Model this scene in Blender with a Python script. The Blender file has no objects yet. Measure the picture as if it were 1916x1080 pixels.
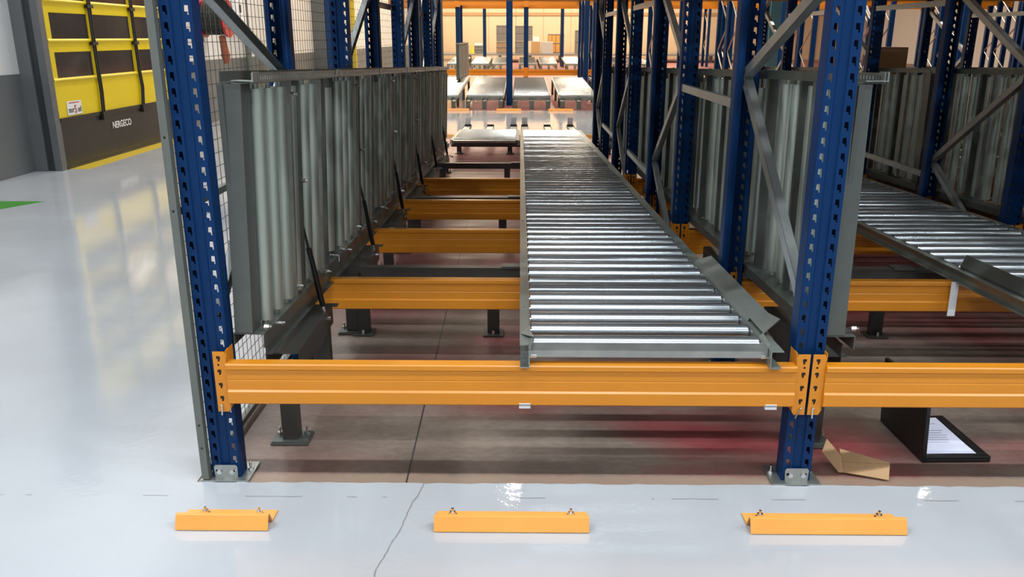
import bpy, bmesh, math, random
from mathutils import Vector, Matrix
from mathutils.geometry import tessellate_polygon
random.seed(7)
sc = bpy.context.scene
C = sc.collection
# ------------------------------------------------------------------ camera
cam_d = bpy.data.cameras.new('camera'); cam = bpy.data.objects.new('camera', cam_d); C.objects.link(cam)
cam_d.sensor_width = 36.0; cam_d.lens = 1542.7/1916*36.0; cam_d.clip_end = 300
PITCH, YAW, ROLL = 0.2964, 0.0095, 0.0015
cam.location = (0, 0, 1.55)
fw = Vector((-math.sin(YAW)*math.cos(PITCH), math.cos(YAW)*math.cos(PITCH), -math.sin(PITCH)))
rt = Vector((math.cos(YAW), math.sin(YAW), 0)); up = rt.cross(fw)
rt2 = rt*math.cos(ROLL)+up*math.sin(ROLL); up2 = -rt*math.sin(ROLL)+up*math.cos(ROLL)
m = Matrix((rt2, up2, -fw)).transposed().to_4x4(); m.translation = cam.location
cam.matrix_world = m
sc.camera = cam
# ------------------------------------------------------------------ world, exposure
sc.view_settings.view_transform = 'Standard'; sc.view_settings.look = 'None'
sc.view_settings.gamma = 1.0; sc.view_settings.use_curve_mapping = False
sc.view_settings.exposure = 0.0
w = bpy.data.worlds.new('world'); sc.world = w; w.use_nodes = True
bg = w.node_tree.nodes['Background']; bg.inputs[0].default_value = (0.80, 0.88, 1.0, 1); bg.inputs[1].default_value = 0.42
# ------------------------------------------------------------------ hall lamps (area lights under the ceiling)
def lamp(x, y, z, sx, sy, power, col, name='ceiling_light'):
    l = bpy.data.lights.new(name, 'AREA'); l.shape = 'RECTANGLE'; l.size = sx; l.size_y = sy
    l.energy = power; l.color = col
    o = bpy.data.objects.new(name, l); C.objects.link(o); o.location = (x, y, z)
    return o
COOL = (0.87, 0.94, 1.0); WARM = (1.0, 0.80, 0.58)
LAMPS = []
for x in (-3.8, 0.8, 5.4, 10.0):
    for y in (-5.0, 0.6): LAMPS.append((x, y, 7.3, 3.2, .20, 255, COOL))
for y in (5.5, 10.0): LAMPS.append((-3.6, y, 7.3, .22, 2.4, 150, COOL))
for x in (-3.6, 0.4, 4.6, 8.8): LAMPS.append((x, 15.4, 7.3, 1.6, .22, 250, (1.0, .94, .86)))
for x in (-3, 3, 9):
    for y in (23, 31, 38, 50, 56): LAMPS.append((x, y, 7.3, 2.4, .6, 330 if y < 30 else 600, WARM))
for L in LAMPS: lamp(*L)

# ------------------------------------------------------------------ helpers
def mat(name, col, rough=.5, metal=0., noise=0., nscale=8., bump=0., bscale=60., aniso=None, col2=None, spec=None, coat=0.):
    m = bpy.data.materials.new(name); m.use_nodes = True; nt = m.node_tree; b = nt.nodes['Principled BSDF']
    b.inputs['Roughness'].default_value = rough; b.inputs['Metallic'].default_value = metal
    b.inputs['Base Color'].default_value = (*col, 1)
    if spec is not None: b.inputs['Specular IOR Level'].default_value = spec
    if coat: b.inputs['Coat Weight'].default_value = coat; b.inputs['Coat Roughness'].default_value = .12
    tc = nt.nodes.new('ShaderNodeTexCoord')
    if noise or col2:
        mp = nt.nodes.new('ShaderNodeMapping'); nt.links.new(tc.outputs['Object'], mp.inputs[0])
        if aniso: mp.inputs['Scale'].default_value = aniso
        n = nt.nodes.new('ShaderNodeTexNoise'); n.inputs['Scale'].default_value = nscale; n.inputs['Detail'].default_value = 5
        nt.links.new(mp.outputs[0], n.inputs[0])
        r = nt.nodes.new('ShaderNodeValToRGB'); r.color_ramp.elements[0].position = .3; r.color_ramp.elements[1].position = .7
        c2 = col2 if col2 else tuple(min(1, c*(1-noise)) for c in col)
        r.color_ramp.elements[0].color = (*c2, 1); r.color_ramp.elements[1].color = (*col, 1)
        nt.links.new(n.outputs[0], r.inputs[0]); nt.links.new(r.outputs[0], b.inputs['Base Color'])
        mr = nt.nodes.new('ShaderNodeMapRange'); mr.inputs['To Min'].default_value = rough*.8; mr.inputs['To Max'].default_value = min(1, rough*1.25)
        nt.links.new(n.outputs[0], mr.inputs[0]); nt.links.new(mr.outputs[0], b.inputs['Roughness'])
    if bump:
        n2 = nt.nodes.new('ShaderNodeTexNoise'); n2.inputs['Scale'].default_value = bscale; nt.links.new(tc.outputs['Object'], n2.inputs[0])
        bp = nt.nodes.new('ShaderNodeBump'); bp.inputs['Strength'].default_value = bump; bp.inputs['Distance'].default_value = .01
        nt.links.new(n2.outputs[0], bp.inputs['Height']); nt.links.new(bp.outputs[0], b.inputs['Normal'])
    return m
M = {}
M['blue'] = mat('blue_paint', (.0008, .0275, .106), .46, noise=.10, nscale=3, bump=.05, bscale=40, spec=.2)
M['orange'] = mat('orange_paint', (.70, .25, .011), .33, noise=.06, nscale=4)
M['guide'] = mat('guide_orange_paint', (.95, .40, .085), .32, noise=.08, nscale=6)
M['zinc'] = mat('galvanised_steel', (.46, .48, .45), .36, .85, noise=.22, nscale=14)
M['roller'] = mat('zinc_roller', (.52, .56, .58), .25, .95)
M['roller_v'] = mat('dull_zinc_roller', (.47, .515, .45), .40, .75)
M['plate'] = mat('grey_zinc_plate', (.30, .325, .295), .42, .6, noise=.15, nscale=9)
M['dullz'] = mat('dull_grey_steel', (.13, .14, .125), .42, .5, noise=.15, nscale=9)
M['dark'] = mat('dark_grey_steel', (.075, .073, .065), .42, .35, noise=.2, nscale=6)
M['wire'] = mat('wire_steel', (.12, .12, .11), .5, .5)
M['fence'] = mat('grey_green_steel', (.15, .16, .14), .45, .2, noise=.1)
M['bolt'] = mat('bright_bolt', (.75, .75, .73), .22, 1.)
M['black'] = mat('black_rubber', (.008, .008, .008), .35)
M['brace'] = mat('brace_zinc', (.44, .46, .45), .33, .8, noise=.15, nscale=12)
M['yellow'] = mat('yellow_pvc', (.80, .60, .0), .35, noise=.04, nscale=2, bump=.15, bscale=5)
M['apron'] = mat('black_pvc', (.018, .017, .012), .3, noise=.3, nscale=3, bump=.3, bscale=3.5)
M['strap'] = mat('black_strap', (.008, .006, .005), .5)
M['white'] = mat('white_print', (.8, .8, .8), .5)
M['redp'] = mat('red_print', (.5, .01, .02), .5)
M['card'] = mat('brown_cardboard', (.46, .28, .14), .75, noise=.12, nscale=10)
M['case'] = mat('black_case', (.006, .006, .006), .4, bump=.1, bscale=150)
M['paper'] = mat('white_paper', (.74, .75, .88), .7)
M['ink'] = mat('grey_print', (.42, .42, .52), .7)
M['red'] = mat('red_hose_reel', (.45, .006, .02), .3, coat=.5)
M['hose'] = mat('black_hose', (.03, .032, .025), .45)
M['copper'] = mat('orange_nozzle', (.42, .12, .05), .5, noise=.3)
M['doorgrey'] = mat('grey_door_frame', (.13, .135, .14), .4, .1, noise=.06)
M['doordark'] = mat('dark_door_guide', (.028, .031, .035), .45)
M['wallw'] = mat('white_wall_paint', (.72, .71, .69), .6, noise=.04, nscale=2, bump=.08, bscale=30)
M['wallg'] = mat('grey_wall_paint', (.15, .155, .155), .5, noise=.08, nscale=2, bump=.08, bscale=30)
M['beige'] = mat('beige_cladding', (.66, .50, .34), .6, noise=.06, nscale=1)
M['ceil'] = mat('ceiling_paint', (.16, .16, .165), .8)
M['green'] = mat('green_marking', (.045, .26, .02), .3, noise=.05)
M['yel_floor'] = mat('yellow_marking', (.62, .45, .02), .35, noise=.1)
M['teal'] = mat('teal_paint', (.10, .24, .28), .45)
M['cage'] = mat('cage_grey', (.22, .22, .21), .6, noise=.2)
M['side'] = mat('side_plate_steel', (.10, .105, .095), .45, .4)
M['lime'] = mat('lime_fabric', (.45, .75, .02), .7)
M['film'] = mat('stretch_film', (.45, .43, .42), .25, bump=.5, bscale=12)
M['hazard'] = mat('hazard_yellow', (.65, .52, .02), .5)
# door window pane: smoky clear pvc
g = mat('smoky_pvc_window', (.06, .045, .035), .08, noise=.4, nscale=2, bump=.1, bscale=4); M['pane'] = g
g.node_tree.nodes['Principled BSDF'].inputs['Alpha'].default_value = .86

class MB:
    def __init__(s): s.v = []; s.f = []
    def box(s, a, b):
        x0, y0, z0 = [min(p, q) for p, q in zip(a, b)]; x1, y1, z1 = [max(p, q) for p, q in zip(a, b)]
        n = len(s.v)
        s.v += [(x0,y0,z0),(x1,y0,z0),(x1,y1,z0),(x0,y1,z0),(x0,y0,z1),(x1,y0,z1),(x1,y1,z1),(x0,y1,z1)]
        s.f += [tuple(n+i for i in q) for q in ((3,2,1,0),(4,5,6,7),(0,1,5,4),(1,2,6,5),(2,3,7,6),(3,0,4,7))]; return s
    def prism(s, prof, axis, a, b, close=True):
        """closed 2D profile extruded along axis from a to b; the profile holds the two other coordinates in xyz order"""
        def P(p, t):
            if axis == 0: return (t, p[0], p[1])
            if axis == 1: return (p[0], t, p[1])
            return (p[0], p[1], t)
        n = len(s.v); k = len(prof)
        s.v += [P(p, a) for p in prof]+[P(p, b) for p in prof]
        for i in range(k):
            j = (i+1) % k; s.f.append((n+i, n+j, n+k+j, n+k+i))
        tris = tessellate_polygon([[Vector((p[0], p[1], 0)) for p in prof]])
        for t in tris:
            s.f.append(tuple(n+i for i in t)); s.f.append(tuple(n+k+i for i in reversed(t)))
        return s
    def sheet(s, line, axis, a, b, th):
        """open 2D polyline given a thickness and extruded"""
        pts = [Vector(p) for p in line]; L = []; R = []
        for i, p in enumerate(pts):
            d = Vector((0, 0))
            if i > 0: d += (p-pts[i-1]).normalized()
            if i < len(pts)-1: d += (pts[i+1]-p).normalized()
            d.normalize(); nrm = Vector((-d.y, d.x))
            if 0 < i < len(pts)-1:
                e = (pts[i+1]-p).normalized(); k = max(.35, abs(d.dot(e)))
            else: k = 1
            L.append(p+nrm*th/2/k); R.append(p-nrm*th/2/k)
        return s.prism([tuple(p) for p in L]+[tuple(p) for p in reversed(R)], axis, a, b)
    def cyl(s, p, q, r, n=12, r2=None, caps=True):
        p = Vector(p); q = Vector(q); d = (q-p).normalized(); r2 = r if r2 is None else r2
        a = Vector((0,0,1)) if abs(d.z) < .9 else Vector((1,0,0)); u = d.cross(a).normalized(); v = d.cross(u)
        k = len(s.v)
        for c, rr in ((p, r), (q, r2)):
            for i in range(n):
                t = 2*math.pi*i/n; s.v.append(tuple(c+(u*math.cos(t)+v*math.sin(t))*rr))
        for i in range(n):
            j = (i+1) % n; s.f.append((k+i, k+j, k+n+j, k+n+i))
        if caps:
            k2 = len(s.v); s.v += s.v[k:k+2*n]
            s.f.append(tuple(k2+i for i in reversed(range(n)))); s.f.append(tuple(k2+n+i for i in range(n)))
        return s
    def plate(s, outer, holes, axis, t0, t1):
        """flat plate with holes, thickness between t0 and t1 on axis"""
        loops = [[Vector((x, y, 0)) for x, y in outer]]+[[Vector((x, y, 0)) for x, y in h] for h in holes]
        flat = [p for l in loops for p in l]; tris = tessellate_polygon(loops)
        def P(p, t):
            if axis == 0: return (t, p.x, p.y)
            if axis == 1: return (p.x, t, p.y)
            return (p.x, p.y, t)
        n = len(s.v); k = len(flat)
        s.v += [P(p, t0) for p in flat]+[P(p, t1) for p in flat]
        for t in tris: s.f.append(tuple(n+i for i in t)); s.f.append(tuple(n+k+i for i in reversed(t)))
        o = 0
        for l in loops:
            c = len(l)
            for i in range(c):
                j = (i+1) % c; s.f.append((n+o+i, n+o+j, n+k+o+j, n+k+o+i))
            o += c
        return s
    def quad3(s, pts, th=.002):
        """thin 3D quad or triangle given thickness along its normal"""
        pts = [Vector(p) for p in pts]; nrm = (pts[1]-pts[0]).cross(pts[-1]-pts[0]).normalized()*th
        n = len(s.v); k = len(pts)
        s.v += [tuple(p) for p in pts]+[tuple(p+nrm) for p in pts]
        s.f.append(tuple(n+i for i in reversed(range(k)))); s.f.append(tuple(n+k+i for i in range(k)))
        for i in range(k):
            j = (i+1) % k; s.f.append((n+i, n+j, n+k+j, n+k+i))
        return s
    def build(s, name, material, parent=None, smooth=False, bevel=0, loc=None):
        me = bpy.data.meshes.new(name); me.from_pydata(s.v, [], s.f)
        bm = bmesh.new(); bm.from_mesh(me)
        bmesh.ops.recalc_face_normals(bm, faces=bm.faces)
        if bevel:
            es = [e for e in bm.edges if len(e.link_faces) == 2 and e.calc_face_angle(0) > .6]
            bmesh.ops.bevel(bm, geom=es, offset=bevel, segments=2, affect='EDGES', profile=.5)
        bm.to_mesh(me); bm.free()
        if smooth:
            for p in me.polygons: p.use_smooth = len(p.vertices) == 4 or not smooth
            if smooth == 'auto':
                pass
        me.materials.append(M[material] if isinstance(material, str) else material)
        o = bpy.data.objects.new(name, me); C.objects.link(o)
        if parent: o.parent = parent
        if loc: o.location = loc
        return o
def bolts(parent, items, name='bolt', material='bolt'):
    # every bolt is a part of its own: a list of (p, q, r) cylinders per bolt
    for it in items:
        mb = MB()
        for p, q, r_ in it: mb.cyl(p, q, r_, 6 if r_ > .0055 else 8)
        mb.build(name, material, parent)
def tag(o, label=None, cat=None, group=None, kind=None):
    if label: o['label'] = label
    if cat: o['category'] = cat
    if group: o['group'] = group
    if kind: o['kind'] = kind
    return o
def empty(name, loc=(0,0,0), rot=(0,0,0), label=None, cat=None, group=None, kind=None):
    o = bpy.data.objects.new(name, None); C.objects.link(o); o.empty_display_size = .1
    o.location = loc; o.rotation_euler = rot
    return tag(o, label, cat, group, kind)
def copy_tree(o, parent=None):
    c = o.copy(); C.objects.link(c); c.parent = parent
    for ch in o.children: copy_tree(ch, c)
    return c
def place(proto, used, loc, rot=(0,0,0), label=None, group=None):
    """first use takes the prototype itself, later uses copy it with its parts"""
    o = proto if not used.get(proto.name) else copy_tree(proto)
    used[proto.name] = True
    o.location = loc; o.rotation_euler = rot
    return tag(o, label, None, group)
USED = {}
ORD = ['first', 'second', 'third', 'fourth', 'fifth', 'sixth', 'seventh', 'eighth', 'ninth', 'tenth']
SL = -.031                       # fall of the lanes away from the camera
ROT = math.atan(SL)
def zl(z0, y): return z0+SL*(y-2.63)

# ------------------------------------------------------------------ floor
def concrete_mat():
    m = bpy.data.materials.new('raw_stained_concrete'); m.use_nodes = True; nt = m.node_tree; N = nt.nodes; Lk = nt.links
    b = N['Principled BSDF']; tc = N.new('ShaderNodeTexCoord')
    def noise(scale, sx=1, sy=1, det=6):
        mp = N.new('ShaderNodeMapping'); mp.inputs['Scale'].default_value = (sx, sy, 1); Lk.new(tc.outputs['Object'], mp.inputs[0])
        n = N.new('ShaderNodeTexNoise'); n.inputs['Scale'].default_value = scale; n.inputs['Detail'].default_value = det; Lk.new(mp.outputs[0], n.inputs[0]); return n.outputs[0]
    def ramp(src, a, ca, b_, cb):
        r = N.new('ShaderNodeValToRGB'); e = r.color_ramp.elements; e[0].position = a; e[1].position = b_; e[0].color = (*ca, 1); e[1].color = (*cb, 1); Lk.new(src, r.inputs[0]); return r.outputs[0]
    def mix(f, a, b_, mode='MIX'):
        x = N.new('ShaderNodeMix'); x.data_type = 'RGBA'; x.blend_type = mode
        if isinstance(f, float): x.inputs[0].default_value = f
        else: Lk.new(f, x.inputs[0])
        for s_, v in ((6, a), (7, b_)):
            if isinstance(v, tuple): x.inputs[s_].default_value = (*v, 1)
            else: Lk.new(v, x.inputs[s_])
        return x.outputs[2]
    base = ramp(noise(1.6, .7, 1.3), .3, (.135, .098, .078), .72, (.31, .245, .195))
    fine = ramp(noise(26, 1, 1.5), .25, (.74, .74, .74), .8, (1.12, 1.12, 1.12))
    c = mix(1.0, base, fine, 'MULTIPLY')
    red = ramp(noise(1.25, .7, 1.5, 4), .44, (0, 0, 0), .64, (1, 1, 1))
    redc = mix(noise(9, 1, 2), (.20, .022, .035), (.30, .07, .065))
    # red coating residue, more of it away from the left edge
    sep = N.new('ShaderNodeSeparateXYZ'); Lk.new(tc.outputs['Object'], sep.inputs[0])
    mr = N.new('ShaderNodeMapRange'); mr.inputs['From Min'].default_value = -1.0; mr.inputs['From Max'].default_value = .5; mr.inputs['To Min'].default_value = .3; mr.inputs['To Max'].default_value = .95; Lk.new(sep.outputs[0], mr.inputs[0])
    f = N.new('ShaderNodeMath'); f.operation = 'MULTIPLY'; Lk.new(red, f.inputs[0]); Lk.new(mr.outputs[0], f.inputs[1])
    c = mix(f.outputs[0], c, redc)
    # faded red coating kept deeper inside the rack, bare tan strip along the rack front
    def mrange(src, a, b_, lo, hi):
        q = N.new('ShaderNodeMapRange'); q.interpolation_type = 'SMOOTHSTEP'
        for nm, v in (('From Min', a), ('From Max', b_), ('To Min', lo), ('To Max', hi)): q.inputs[nm].default_value = v
        Lk.new(src, q.inputs[0]); return q.outputs[0]
    yy = N.new('ShaderNodeMath'); yy.operation = 'MULTIPLY_ADD'; Lk.new(noise(1.8, 1, 1, 3), yy.inputs[0]); yy.inputs[1].default_value = 1.6; Lk.new(sep.outputs[1], yy.inputs[2])
    pk = N.new('ShaderNodeMath'); pk.operation = 'MULTIPLY'; Lk.new(mrange(yy.outputs[0], 4.9, 5.7, 0, .85), pk.inputs[0]); Lk.new(mrange(noise(2.4, 1, 1, 5), .34, .56, .35, 1), pk.inputs[1])
    c = mix(pk.outputs[0], c, mix(noise(7, 1, 1), (.25, .052, .06), (.34, .12, .115)))
    y2 = N.new('ShaderNodeMath'); y2.operation = 'MULTIPLY_ADD'; Lk.new(noise(14, 1, 1, 4), y2.inputs[0]); y2.inputs[1].default_value = .05; Lk.new(sep.outputs[1], y2.inputs[2])
    c = mix(mrange(y2.outputs[0], 2.725, 2.765, .7, 0), c, (.33, .235, .165))
    Lk.new(c, b.inputs['Base Color'])
    r = N.new('ShaderNodeMapRange'); r.inputs['To Min'].default_value = .28; r.inputs['To Max'].default_value = .6; Lk.new(noise(3, 1, 2), r.inputs[0]); Lk.new(r.outputs[0], b.inputs['Roughness'])
    bp = N.new('ShaderNodeBump'); bp.inputs['Strength'].default_value = .12; bp.inputs['Distance'].default_value = .01; Lk.new(noise(30), bp.inputs['Height']); Lk.new(bp.outputs[0], b.inputs['Normal'])
    return m
def coating_mat(name, col):
    m = bpy.data.materials.new(name); m.use_nodes = True; nt = m.node_tree; N = nt.nodes; Lk = nt.links
    b = N['Principled BSDF']; tc = N.new('ShaderNodeTexCoord')
    sep = N.new('ShaderNodeSeparateXYZ'); Lk.new(tc.outputs['Object'], sep.inputs[0])
    def mth(op, a, c_=None, c3=None):
        x = N.new('ShaderNodeMath'); x.operation = op
        for i, v in enumerate((a, c_, c3)):
            if v is None: continue
            if isinstance(v, (int, float)): x.inputs[i].default_value = v
            else: Lk.new(v, x.inputs[i])
        return x.outputs[0]
    def noise(sc_, det=4, vec=None, mscale=None):
        n = N.new('ShaderNodeTexNoise'); n.inputs['Scale'].default_value = sc_; n.inputs['Detail'].default_value = det
        if mscale:
            mp = N.new('ShaderNodeMapping'); mp.inputs['Scale'].default_value = mscale; Lk.new(tc.outputs['Object'], mp.inputs[0]); Lk.new(mp.outputs[0], n.inputs[0])
        else: Lk.new(tc.outputs['Object'], n.inputs[0])
        return n.outputs[0]
    X, Y = sep.outputs[0], sep.outputs[1]
    wob = mth('MULTIPLY', mth('SUBTRACT', noise(9, 5), .5), .045)
    # joint crack parallel to the rack front, broken along its length
    d1 = mth('ABSOLUTE', mth('ADD', mth('SUBTRACT', Y, 2.555), mth('MULTIPLY', wob, .35)))
    k1 = mth('MULTIPLY', mth('LESS_THAN', d1, .0028), mth('GREATER_THAN', noise(2.6, 2, mscale=(1.4, .2, 1)), .53))
    # wandering crack running out of the slab joint
    d2 = mth('ABSOLUTE', mth('ADD', mth('SUBTRACT', X, mth('MULTIPLY_ADD', mth('SUBTRACT', Y, 2.65), .16, -.345)), wob))
    k2 = mth('MULTIPLY', mth('LESS_THAN', d2, .003), mth('LESS_THAN', Y, 2.7))
    k = mth('MAXIMUM', k1, k2)
    r = N.new('ShaderNodeValToRGB'); r.color_ramp.elements[0].color = (*[c*.90 for c in col], 1); r.color_ramp.elements[1].color = (*col, 1)
    r.color_ramp.elements[0].position = .35; r.color_ramp.elements[1].position = .65
    Lk.new(noise(1.1, 4), r.inputs[0])
    mx = N.new('ShaderNodeMix'); mx.data_type = 'RGBA'; Lk.new(mth('MULTIPLY', k, .7), mx.inputs[0]); Lk.new(r.outputs[0], mx.inputs[6]); mx.inputs[7].default_value = (.16, .15, .14, 1)
    Lk.new(mx.outputs[2], b.inputs['Base Color'])
    mr = N.new('ShaderNodeMapRange'); mr.inputs['To Min'].default_value = .02; mr.inputs['To Max'].default_value = .09; Lk.new(noise(2.2, 3), mr.inputs[0])
    Lk.new(mth('ADD', mr.outputs[0], mth('MULTIPLY', k, .5)), b.inputs['Roughness'])
    b.inputs['Specular IOR Level'].default_value = .75
    near = mth('MULTIPLY', mth('LESS_THAN', d2, .09), mth('LESS_THAN', Y, 2.7))
    h = mth('ADD', mth('MULTIPLY', noise(3.2, 3), .45), mth('MULTIPLY', mth('MULTIPLY', noise(38, 3), mth('MULTIPLY_ADD', near, .35, .17)), .8))
    h = mth('SUBTRACT', h, mth('MULTIPLY', k, .3))
    bp = N.new('ShaderNodeBump'); bp.inputs['Strength'].default_value = .16; bp.inputs['Distance'].default_value = .02; Lk.new(h, bp.inputs['Height']); Lk.new(bp.outputs[0], b.inputs['Normal'])
    return m
M['raw'] = concrete_mat(); M['coat'] = coating_mat('glossy_grey_floor_coating', (.48, .495, .515))
fl = MB().box((-6.2, -9, -.12), (24, 62, -.004)).build('floor', 'raw'); tag(fl, 'brown and red stained raw concrete slab under the racks', kind='structure')
ct = MB()
random.seed(3)
# front zone with a slightly ragged edge, left aisle, cross aisles
edge = [(-1.17 + i*.04, 2.652+random.uniform(-.004, .004)) for i in range(0, 630)]
prof = [(-6.2, -9), (24, -9), (24, 2.652)]+list(reversed(edge))+[(-1.17, 13.2), (24, 13.2), (24, 18.45), (-1.17, 18.45), (-1.17, 62), (-6.2, 62)]
ct.prism(prof, 2, -.0035, 0)
o = ct.build('floor_coating', 'coat', fl); tag(o, 'pale grey glossy floor coating')
# saw joint in the raw slab
jt = MB().prism([(-.412, 2.66), (-.406, 2.66), (-.52, 13.1), (-.526, 13.1)], 2, -.0038, -.0028).build('slab_joint', 'dark', fl)
# floor markings
mk = MB().prism([(-5.78, 7.93), (-5.78, 5.75), (-4.655, 7.93)], 2, 0, .0012).build('green_floor_marking', 'green')
tag(mk, 'green painted triangle on the pale floor by the left wall', 'floor marking')
mk = MB().prism([(-5.50, 9.98), (-5.24, 9.98), (-5.24, 13.7), (-5.50, 13.9)], 2, 0, .0012).build('yellow_floor_marking', 'yel_floor')
tag(mk, 'yellow painted strip on the floor along the foot of the yellow door', 'floor marking')

# ------------------------------------------------------------------ walls, ceiling
WX = -5.8
wl = MB().box((WX-.2, -9, 1.13), (WX, 9.82, 8)).box((WX-.2, 13.98, 1.13), (WX, 62, 8)).box((WX-.2, 9.82, 3.5), (WX, 13.98, 8)).build('wall_left', 'wallw')
tag(wl, 'white painted wall with a grey lower band', kind='structure')
MB().box((WX-.2, -9, 0), (WX+.004, 9.81, 1.13)).box((WX-.2, 13.98, 0), (WX+.004, 62, 1.13)).build('lower_band', 'wallg', wl)
wb = MB().box((-6.2, 60, 0), (24, 60.3, 8)).build('wall_back', 'beige'); tag(wb, 'beige clad wall across the far end', kind='structure')
for i in range(16):
    MB().box((-6+i*1.9, 59.96, .05), (-4.14+i*1.9, 60.02, 7.6)).build('panel', 'beige', wb)
MB().box((-6.2, 59.9, 2.95), (24, 59.95, 3.15)).build('rail', 'card', wb)
wr = MB().box((24, -9, 0), (24.3, 60, 8)).build('wall_right', 'wallw'); tag(wr, 'plain wall beyond the far racks', kind='structure')
wf = MB().box((-6.2, -9.3, 0), (24.3, -9, 8)).build('wall_front', 'wallg'); tag(wf, 'plain wall behind the front aisle', kind='structure')
ce = MB().box((-6.2, -9.3, 8), (24.3, 60.3, 8.2)).build('ceiling', 'ceil'); tag(ce, 'high pale ceiling of the hall', kind='structure')

# ------------------------------------------------------------------ yellow roll-up door
DX = -5.50; Y0, Y1 = 9.94, 13.86
dr = empty('door_1', (DX, 11.9, 0)); tag(dr, 'yellow fabric high speed door with smoky windows and black lower skirt', kind='structure')
def dbox(mb, x0, x1, y0, y1, z0, z1): mb.box((x0, y0-11.9, z0), (x1, y1-11.9, z1)); return mb
zb = [(.605, 1.07), (1.366, 1.52), (1.815, 1.97), (2.265, 2.42), (2.715, 3.4)]
cols = [(9.94, 10.06), (10.93, 11.06), (12.10, 12.24), (13.22, 13.86)]
def roundband(z0, z1):
    # a band of curtain with a rolled upper edge
    p = [(-.012, z0), (.0, z0), (.002, z1-.05), (.02, z1-.035), (.024, z1-.02), (.012, z1), (-.012, z1)]
    return [(a, b) for a, b in p]
for z0, z1 in zb:
    MB().prism(roundband(z0, z1), 1, Y0-11.9, Y1-11.9).build('curtain_band', 'yellow', dr, smooth=False)
for y0, y1 in cols:
    dbox(MB(), -.010, -.001, y0, y1, 1.05, 2.8).build('curtain_strip', 'yellow', dr)
for z0, z1 in ((1.06, 1.376), (1.51, 1.825), (1.96, 2.275), (2.41, 2.725)):
    for a, b in ((10.04, 10.95), (11.04, 12.12), (12.22, 13.24)):
        dbox(MB(), -.008, -.004, a, b, z0, z1).build('window_pane', 'pane', dr)
dbox(MB(), -.014, .006, Y0, Y1, .02, .60).build('lower_skirt', 'apron', dr)
dbox(MB(), -.02, .022, Y0, Y1, .56, .608).build('skirt_sleeve', 'apron', dr)
dbox(MB(), -.02, .02, Y0, Y1, .0, .03).build('bottom_seal', 'black', dr)
for yy in (10.98, 12.17):
    for off in (-.025, .025):
        mb = MB(); pts = [(.028, yy+off, 3.4), (.03, yy+off, 1.5), (.03, yy+off+.01, 1.1), (.03, yy+off+(.05 if yy > 12 else .02), .85), (.028, yy+off, .57)]
        for a, b in zip(pts, pts[1:]): mb.cyl((a[0], a[1]-11.9, a[2]), (b[0], b[1]-11.9, b[2]), .013, 6)
        mb.build('strap', 'strap', dr)
    for zz in (1.46, 1.91, 2.36): dbox(MB(), .0, .05, yy-.07, yy+.07, zz-.02, zz+.02).build('strap_buckle', 'strap', dr)
    dbox(MB(), .0, .05, yy-.05, yy+.05, .50, .60).build('strap_buckle', 'strap', dr)
def text(body, name, material, parent, loc, rot, size, sx=1.0, bold=0., extr=.0008):
    cu = bpy.data.curves.new(name, 'FONT'); cu.body = body; cu.size = size; cu.extrude = extr; cu.offset = bold; cu.align_x = 'CENTER'; cu.resolution_u = 3
    t = bpy.data.objects.new(name, cu); C.objects.link(t)
    dg = bpy.context.evaluated_depsgraph_get(); me = bpy.data.meshes.new_from_object(t.evaluated_get(dg))
    bpy.data.objects.remove(t); o = bpy.data.objects.new(name, me); C.objects.link(o); me.materials.clear(); me.materials.append(M[material])
    o.parent = parent; o.location = loc; o.rotation_euler = rot; o.scale = (sx, 1, 1); return o
TR = (math.pi/2, 0, math.pi/2)
text('NERGECO', 'lettering', 'white', dr, (.0225-.008, -.42, .36), TR, .125, .95, .002)
lab = dbox(MB(), .004, .007, 10.15, 10.49, .625, .79).build('label_plate', 'white', dr)
t1 = text('nor', 'lettering', 'doordark', lab, (.009, -1.665, .655), TR, .10, .9, .001)
t2 = text('S', 'lettering', 'redp', lab, (.009, -1.565, .645), TR, .135, .85, .002)
t3 = text('ud', 'lettering', 'doordark', lab, (.009, -1.470, .655), TR, .10, .9, .001)
dbox(MB(), .007, .009, 10.20, 10.44, .765, .775).build('print_line', 'redp', lab)
# door frame
for s_, (a, b, sg) in enumerate(((9.80, 9.93, 1), (14.0, 13.87, -1))):
    fr = MB().box((WX-.05, a, 0), (-5.65, b, 3.5)).build('trim_%d' % (s_+1), 'doorgrey', None, bevel=.004); tag(fr, 'grey steel jamb of the yellow door', kind='structure')
    MB().box((-5.65, a+.03*sg, 0), (-5.57, b, 3.5)).build('guide_channel', 'doordark', fr)
    MB().box((-5.57, a+.02*sg, 0), (-5.485, b, 3.5)).build('front_lip', 'doorgrey', fr)
hd = MB().box((WX-.05, 9.3, 3.35), (-5.35, 14.5, 3.95)).build('trim_3', 'doorgrey', None, bevel=.01); tag(hd, 'grey roller housing above the yellow door', kind='structure')
# ------------------------------------------------------------------ things on the left wall
hr = empty('hose_reel', (WX+.01, 15.5, 1.86), label='red fire hose reel with black hose on the white wall behind the wire mesh', cat='hose reel')
MB().cyl((.10, 0, 0), (.13, 0, 0), .33, 28).build('back_disc', 'red', hr)
MB().cyl((.52, 0, 0), (.55, 0, 0), .33, 28).cyl((.55, 0, 0), (.58, 0, 0), .09, 16).build('front_disc', 'red', hr)
mb = MB()
for i in range(8): 
    for j in range(24):
        a = 2*math.pi*j/24; b = 2*math.pi*(j+1)/24; x = .16+i*.047
        mb.cyl((x, math.cos(a)*.265, math.sin(a)*.265), (x+.0, math.cos(b)*.265, math.sin(b)*.265), .026, 6, caps=False)
mb.build('hose_coil', 'hose', hr)
MB().box((0, -.05, -.05), (.6, .05, .05)).box((0, -.12, -.4), (.03, .12, .4)).build('wall_bracket', 'dark', hr)
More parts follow.
